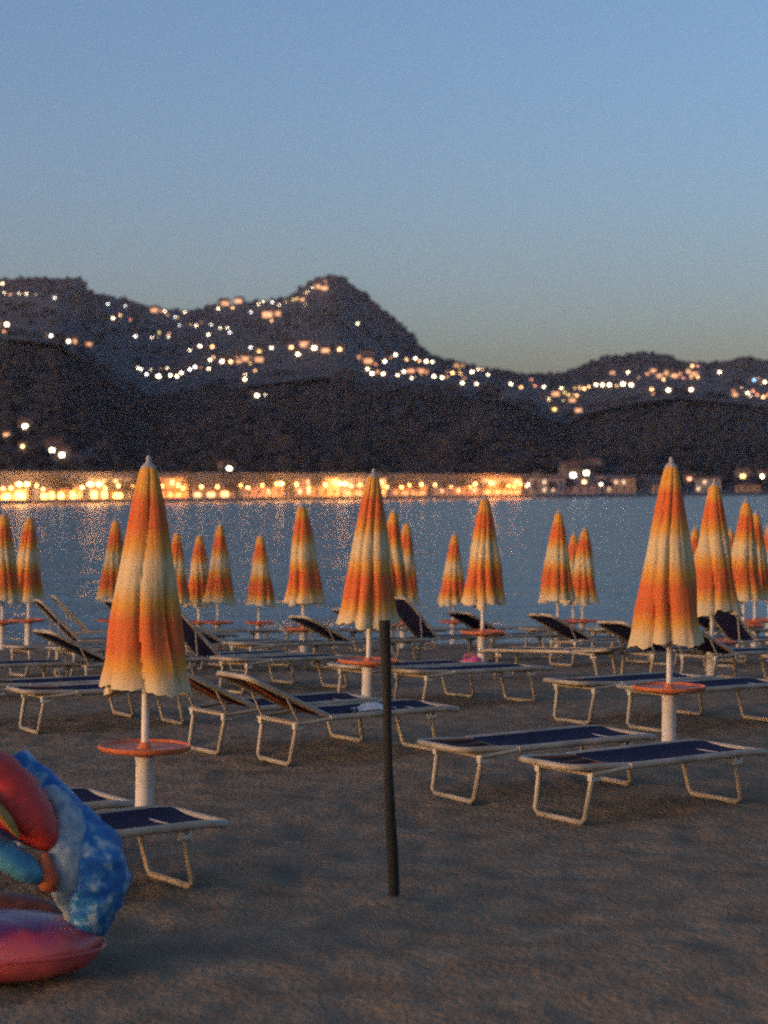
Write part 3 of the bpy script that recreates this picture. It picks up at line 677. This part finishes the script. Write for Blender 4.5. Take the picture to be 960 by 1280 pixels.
def where(px, py, s):
    if s == 'cluster': return 'in the dense bright cluster on the left slope'
    if s == 'row left': return 'in the row just right of the dense bright cluster'
    if s == 'row mid': return 'in the row below and right of the steep peak'
    if s == 'saddle': return 'on the low saddle right of centre'
    if s == 'right':
        return 'in the bright straight row on the right hill' if py > 478 and px < 800 else ('on the right hill near the frame side' if px > 880 else 'below the flat top of the right hill')
    if s == 'low': return 'low on the slope above the left seafront' if px < 400 else ('in the light cluster ending the seafront on the right' if px < 770 else 'low on the far right shore')
    if px < 110: return 'on the square-topped ridge at far left'
    if px > 365 and py < 385: return 'high on the steep peak by its tip'
    if py > 455: return 'alone below the village band on the dark slope'
    if px < 240: return 'on the slope between the square-topped ridge and the peak'
    if py > 428: return 'on the ridge line under the steep peak'
    return 'on the shoulder left of the steep peak'
CN = {'white': 'white', 'cool': 'cool white', 'warm': 'warm orange-white', 'amber': 'amber floodlight-imitating', 'yellow': 'yellow', 'blue': 'blue', 'red': 'reddish'}
EX = random.Random(21)
def extra(L, n, dx, dy):
    out = list(L)
    for _ in range(n):
        b = EX.choice(L); out.append((b[0] + EX.uniform(-dx, dx), b[1] + EX.uniform(-dy, dy), EX.choice(['warm', 'white', 'amber', 'red', 'warm', 'yellow']), EX.uniform(.35, .75)))
    return out
SETS = [(extra(A_, 24, 14, 7), 'upper'), (extra(cl_w, 8, 12, 4), 'cluster'), (extra(row1, 10, 10, 4), 'row left'), (extra(row2, 16, 10, 6), 'row mid'), (extra(row3, 8, 10, 6), 'saddle'), (extra(row4, 14, 12, 6), 'right'), (low, 'low')]
for L, s in SETS:
    for px, py, kind, sz in L:
        p = hit(px, py + 2)
        if p is None:
            p = hit(px, py + 8)
            if p is None: continue
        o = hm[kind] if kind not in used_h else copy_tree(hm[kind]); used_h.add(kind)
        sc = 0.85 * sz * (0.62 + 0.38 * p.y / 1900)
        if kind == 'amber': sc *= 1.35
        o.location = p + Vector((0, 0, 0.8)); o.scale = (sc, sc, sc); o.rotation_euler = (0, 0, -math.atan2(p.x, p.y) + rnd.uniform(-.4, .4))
        tag(o, 'house with %s lit window %s' % (CN[kind], where(px, py, s)), 'house', 'houses %s, %s window' % (where(px, py, s), CN[kind]))
LPX = {}
for L, s_n in SETS:
    for e in L: LPX.setdefault(int(e[0] // 8), []).append((e[0], e[1]))
def free(a, y, z):                           # keep trees from standing right in front of a lit window
    px = 480 + a * F; py = 614 + 3.4 * (1 - px / 480) - (z - 2) / y * F
    for c_ in range(int(px // 8) - 1, int(px // 8) + 2):
        for (lx, ly) in LPX.get(c_, []):
            if abs(lx - px) < 7 and -5 < py - ly < 9: return False
    return True
for _ in range(5200):
    a = q.uniform(-0.22, 0.22); t_ = q.random() ** 0.8; y = coast(a) + 60 + 860 * t_
    r = q.uniform(2.0, 5.0)
    if free(a, y, near_h(a, y) + r * .8): clump(a * y, y, near_h(a, y) + r * .3, r)
for _ in range(2600):
    a = q.uniform(-0.22, 0.22); t_ = q.random() ** 0.35; y0 = coast(a) + 900; y = y0 + (3600 - y0) * t_
    r = q.uniform(2.5, 6.0)
    if free(a, y, far_h(a, y) + r * .8): clump(a * y, y, far_h(a, y) + r * .15, r)
wm = noisy(mat('distant_foliage', (0.03, 0.035, 0.02), 0.95), (0.006, 0.007, 0.010), (0.014, 0.0145, 0.019), 0.05, 0, None)
wo = wood.obj('woodland', wm); tag(wo, 'dark scrub and woods covering the hillsides across the bay', 'woodland', kind='stuff')


for k, o in hm.items():
    if k not in used_h: print('unused', k)

# ------------------------------------------------------------------ seafront buildings, lamps, trees
plaster = [noisy(mat('plaster_' + n_, c, 0.9), tuple(k * .8 for k in c), c, 0.5) for n_, c in (('cream', (0.50, 0.42, 0.32)), ('ochre', (0.42, 0.27, 0.15)), ('grey', (0.34, 0.31, 0.30)), ('rose', (0.44, 0.28, 0.24)))]
CNAME = ['cream', 'ochre', 'grey', 'rose']
e_shops = [emis('shop_glow', (1.0, 0.42, 0.10), 1.5), emis('shop_glow_dim', (1.0, 0.34, 0.08), 0.8), emis('shop_glow_pale', (1.0, 0.55, 0.20), 2.0)]; e_shop_hot = emis('shop_glow_strong', (1.0, 0.52, 0.10), 7.0); e_win_hot = emis('window_glow_strong', (1.0, 0.55, 0.15), 5.0, False); e_win = emis('window_glow', (1.0, 0.60, 0.28), 1.5, False)
glass_dark = mat('dark_glass', (0.02, 0.02, 0.025), 0.15); awn = noisy(mat('awning_canvas', (0.5, 0.2, 0.06), 0.85), (0.40, 0.15, 0.05), (0.55, 0.24, 0.08), 0.7)
def building(w_, fl_n, ci, lit, hot, px0):
    root = empty('seafront_house'); h = 3.1 * fl_n
    dpt = 7.0
    MB().box(-w_ / 2, 0, -0.4, w_ / 2, dpt, h, bev=0.04).obj('wall', plaster[ci], root, False)
    MB().add([(-w_ / 2 - .3, -.35, h + .005), (w_ / 2 + .3, -.35, h + .005), (w_ / 2 + .3, dpt + .3, h + .005), (-w_ / 2 - .3, dpt + .3, h + .005), (-w_ / 2 + 1, dpt / 2, h + 1.3), (w_ / 2 - 1, dpt / 2, h + 1.3)],
             [(0, 1, 5, 4), (1, 2, 5), (2, 3, 4, 5), (3, 0, 4), (3, 2, 1, 0)]).obj('roof', roof_h, root, False)
    if lit:
        sf = MB(); xx = -w_ / 2 + .8
        while xx < w_ / 2 - 1.6:
            ww = rnd.uniform(1.0, 2.6); hh = rnd.uniform(1.5, 2.2)
            sf.box(xx, -0.08, 0.2, min(xx + ww, w_ / 2 - .6), 0.05, hh); xx += ww + rnd.uniform(.5, 2.2)
        sf.obj('shopfront', e_shop_hot if hot else rnd.choice(e_shops), root, False)
        MB().add([(-w_ / 2 + .5, -0.02, 2.9), (w_ / 2 - .5, -0.02, 2.9), (w_ / 2 - .5, -1.9, 2.45), (-w_ / 2 + .5, -1.9, 2.45), (-w_ / 2 + .5, -0.02, 2.82), (w_ / 2 - .5, -0.02, 2.82), (w_ / 2 - .5, -1.9, 2.2), (-w_ / 2 + .5, -1.9, 2.2)],
                 [(3, 2, 1, 0), (4, 5, 6, 7), (0, 1, 5, 4), (1, 2, 6, 5), (2, 3, 7, 6), (3, 0, 4, 7)]).obj('awning', awn, root, False)
    n_ = max(2, int(w_ / 2.8))
    for f_ in range(1 if lit else 0, fl_n):
        for k in range(n_):
            x = -w_ / 2 + w_ * (k + .5) / n_; z = f_ * 3.1 + 1.0
            on = rnd.random() < (0.75 if hot else 0.3)
            fr = MB().box(x - .62, -0.07, z - .1, x + .62, 0.03, z + 1.5).obj('window', plaster[(ci + 2) % 4], root, False)
            MB().box(x - .5, -0.10, z, x + .5, -0.06, z + 1.4).obj('pane', (e_win_hot if hot else e_win) if on else glass_dark, fr, False)
    return root
def shore_at(px, off):
    a = ray(px, 620).x; y = coast(a) + off; return Vector((a * y, y, QUAY + 0.03))
px = -30; i = 0
blds = []
while px < 700:
    d = coast(ray(px, 620).x) + 20
    w_ = rnd.uniform(9, 16); fl_n = rnd.choice([1, 2, 2, 1, 2]); ppm = F / d
    lit = rnd.random() < 0.5; hot = False
    if px < 70: lit, hot, fl_n = True, True, rnd.choice([1, 2])
    if 75 < px < 130: lit, hot = True, True
    if 595 < px < 640: lit, hot = True, False
    cpx = px + w_ * ppm / 2
    ci = rnd.randrange(4)
    b_ = building(w_, fl_n, ci, lit, hot, px)
    p = shore_at(cpx, 18 + rnd.uniform(0, 6)); b_.location = p; b_.rotation_euler = (0, 0, -math.atan2(p.x, p.y) + rnd.uniform(-.12, .3))
    blds.append((cpx, b_, ci, fl_n, lit, hot))
    px += (w_ + rnd.uniform(0.4, 4)) * ppm; i += 1
for px_, fl_n in ((730, 1), (775, 2), (830, 1), (885, 2), (935, 1)):
    ci = rnd.randrange(4); b_ = building(rnd.uniform(10, 14), fl_n, ci, False, False, px_); p = shore_at(px_, 25); b_.location = p; b_.rotation_euler = (0, 0, -math.atan2(p.x, p.y))
    blds.append((px_, b_, ci, fl_n, False, False))
ORD = ['first', 'second', 'third', 'fourth', 'fifth', 'sixth', 'seventh', 'eighth', 'ninth', 'tenth', 'eleventh', 'twelfth', 'thirteenth', 'fourteenth', 'fifteenth', 'sixteenth', 'seventeenth', 'eighteenth', 'nineteenth', 'twentieth',
       'twenty-first', 'twenty-second', 'twenty-third', 'twenty-fourth', 'twenty-fifth', 'twenty-sixth', 'twenty-seventh', 'twenty-eighth', 'twenty-ninth', 'thirtieth', 'thirty-first', 'thirty-second', 'thirty-third', 'thirty-fourth', 'thirty-fifth', 'thirty-sixth',
       'thirty-seventh', 'thirty-eighth', 'thirty-ninth', 'fortieth', 'forty-first', 'forty-second', 'forty-third', 'forty-fourth', 'forty-fifth', 'forty-sixth', 'forty-seventh', 'forty-eighth']
for k, (cpx, b_, ci, fl_n, lit, hot) in enumerate(sorted(blds, key=lambda t: t[0])):
    tag(b_, '%s %s house with %s ground floor, %s from the left on the seafront' % (['', 'one-storey', 'two-storey', 'three-storey'][fl_n], CNAME[ci], 'blazing yellow' if hot else ('lit orange' if lit else 'dark'), ORD[k]), 'house', 'houses along the seafront')
    b_['label'] = ' '.join(b_['label'].split())

# promenade lamps
lampc = {'n': emis('lamp_glow', (1.0, 0.34, 0.07), 700), 'w': emis('lamp_glow_white', (1.0, 0.42, 0.11), 700), 'o': emis('lamp_glow_orange', (1.0, 0.30, 0.05), 2600)}
metal = mat('lamp_pole_paint', (0.05, 0.05, 0.05), 0.5, 0.3)
lp = {}
for k, mm in lampc.items():
    root = empty('street_lamp'); MB().lathe([(0.12, 0), (0.12, .3), (0.06, .4), (0.045, 3.2)], 10).obj('pole', metal, root)
    rr = 0.36 if k != 'o' else 0.45
    MB().lathe([(0.05, 3.2 - .02), (rr * .7, 3.2 + rr * .3), (rr, 3.2 + rr), (rr * .7, 3.2 + rr * 1.7), (0.02, 3.2 + 2 * rr)], 14).obj('lamp_globe', mm, root); lp[k] = root
index_children(None); ul = set()
LAMPS = [(4, 'w', 1.2), (14, 'n', 1.2), (24, 'w', 1.3), (34, 'w', 1), (46, 'n', 1), (54, 'w', 1.2), (103, 'w', 1.2), (113, 'w', 1.3), (124, 'w', 1.2), (132, 'n', .8), (148, 'w', 1.1), (166, 'n', .7), (203, 'n', .7), (223, 'w', .9), (229, 'n', 1), (252, 'w', 1), (272, 'n', 1.1), (301, 'n', .9), (310, 'w', 1.1), (328, 'n', 1.1), (346, 'n', .9), (352, 'w', 1),
         (371, 'w', 1), (386, 'w', .95), (407, 'w', .95), (425, 'w', 1.1), (432, 'w', 1.2), (439, 'w', 1.1), (450, 'n', 1), (484, 'w', 1), (502, 'n', 1.2), (512, 'n', .7), (527, 'w', 1.1), (544, 'w', 1.1), (564, 'w', .95), (588, 'n', .7), (594, 'w', 1.2), (615, 'o', 2.0), (636, 'n', 1.1), (643, 'n', .9), (651, 'n', .8), (658, 'w', .7)]
for k, (px_, c_, s_) in enumerate(LAMPS):
    o = lp[c_] if c_ not in ul else copy_tree(lp[c_]); ul.add(c_)
    o.location = shore_at(px_, 6 + (k % 3) * 1.5) ; s_ *= rnd.uniform(.6, 1.1) if px_ not in (24, 34, 113, 124, 346, 352, 425, 432) else 1.9; o.scale = (s_, s_, rnd.uniform(.8, 1.15) if s_ < 1.5 else 1.2)
    tag(o, '%s lamp on the seafront, %s from the left' % ({'w': 'white-yellow', 'n': 'orange', 'o': 'large glaring orange'}[c_], ORD[k]), 'street lamp', 'lamps along the seafront')

# seafront trees
def tree_proto(seed):
    q = random.Random(seed); root = empty('seafront_tree'); tr = MB()
    tr.tube([(0, 0, -.3), (.1, 0, 1.5), (.05, .1, 3.0), (0.2, 0, 4.6)], [0.28, .2, .16, .06], 8)
    for _ in range(5):
        a = q.random() * 6.28; tr.tube([(.05, 0, 2.2), (math.cos(a) * .9, math.sin(a) * .9, 3.6), (math.cos(a) * 1.5, math.sin(a) * 1.5, 4.8)], [.1, .06, .03], 6)
    tr.obj('trunk', M['post'], root); cr = MB(); cs = [(q.uniform(-1.6, 1.6), q.uniform(-1.4, 1.4), q.uniform(3.4, 6.0), q.uniform(.8, 1.4)) for _ in range(9)]
    for _ in range(1300):
        cx_, cy_, cz_, r_ = q.choice(cs); d_ = Vector((q.gauss(0, 1), q.gauss(0, 1), q.gauss(0, 1))).normalized() * r_ * q.random() ** .4
        p = Vector((cx_, cy_, cz_)) + d_; u = Vector((q.gauss(0, 1), q.gauss(0, 1), q.gauss(0, 1))).normalized() * .2; v_ = u.orthogonal().normalized() * .16
        cr.add([p - u, p + v_, p + u, p - v_], [(0, 1, 2, 3)])
    cr.obj('crown', wm, root, False); return root
tp = [tree_proto(1), tree_proto(2), tree_proto(3)]; index_children(None)
TREES = [72, 88, 138, 158, 192, 236, 288, 300, 338, 362, 396, 418, 470, 494, 518, 555, 577, 606, 628, 668, 690, 712, 760, 800, 850, 905, 950]
for k, px_ in enumerate(TREES):
    o = tp[k] if k < 3 else copy_tree(tp[k % 3]); s_ = rnd.uniform(.7, 1.15)
    o.location = shore_at(px_, 13 + rnd.uniform(-2, 3)); o.scale = (s_, s_, s_ * rnd.uniform(.85, 1.1)); o.rotation_euler = (0, 0, rnd.random() * 6)
    tag(o, 'dark leafy seafront tree, %s along the shore from the left' % ORD[k], 'tree', 'trees along the seafront')

# ------------------------------------------------------------------ haze
HAZE = True
if HAZE:
    hzm = bpy.data.materials.new('haze_air'); hzm.use_nodes = True; nt = hzm.node_tree
    nt.nodes.remove(nt.nodes['Principled BSDF']); pv = nt.nodes.new('ShaderNodeVolumePrincipled')
    pv.inputs['Color'].default_value = (0.75, 0.82, 0.95, 1); pv.inputs['Density'].default_value = 0.00004; pv.inputs['Anisotropy'].default_value = 0.0
    nt.links.new(pv.outputs[0], nt.nodes['Material Output'].inputs['Volume'])
    hz_ = MB().box(-2600, -70, -8, 2600, 4600, 560).obj('haze', hzm, None, False); tag(hz_, kind='stuff')

# scattering volume added over the seafront to give the lamps a halo
msm = bpy.data.materials.new('lamp_halo_air'); msm.use_nodes = True; nt = msm.node_tree
nt.nodes.remove(nt.nodes['Principled BSDF']); pv = nt.nodes.new('ShaderNodeVolumePrincipled')
pv.inputs['Color'].default_value = (0.9, 0.9, 0.9, 1); pv.inputs['Density'].default_value = 0.0030; pv.inputs['Anisotropy'].default_value = 0.2
nt.links.new(pv.outputs[0], nt.nodes['Material Output'].inputs['Volume'])
ms = MB(); ring = []
aa = [-0.21 + 0.36 * i / 12 for i in range(13)]
for a in aa:
    yc = coast(a); ring.append([(a * (yc - 10), yc - 10), (a * (yc + 34), yc + 34)])
vs = []
for (p0, p1) in ring: vs += [(*p0, -3.0), (*p1, -3.0), (*p1, 8.2), (*p0, 8.2)]
fs = [(3, 2, 1, 0), tuple(4 * 12 + k for k in range(4))]
for i in range(12):
    for k in range(4): fs.append((4 * i + k, 4 * i + (k + 1) % 4, 4 * i + 4 + (k + 1) % 4, 4 * i + 4 + k))
ms.add(vs, fs); mo = ms.obj('lamp_halo_volume', msm, None, False); tag(mo, kind='stuff')

# ------------------------------------------------------------------ render settings
S.render.engine = 'CYCLES'
for o in list(bpy.data.objects):
    if o.get('label') and len(o['label'].replace(',', '').split()) > 16: open('/tmp/long.txt','a').write(o['label']+chr(10))
c = S.cycles
c.use_denoising = False
c.use_adaptive_sampling = True; c.adaptive_threshold = 0.03; c.adaptive_min_samples = 24
c.max_bounces = 5; c.diffuse_bounces = 2; c.glossy_bounces = 3; c.volume_bounces = 0; c.transmission_bounces = 2
c.sample_clamp_indirect = 2.0; c.sample_clamp_direct = 3.2
c.caustics_reflective = False; c.caustics_refractive = False
c.filter_width = 2.0
c.use_light_tree = True
v = S.view_settings; v.view_transform = 'Standard'; v.look = 'None'; v.gamma = 1.0; v.exposure = EXP; v.use_curve_mapping = False
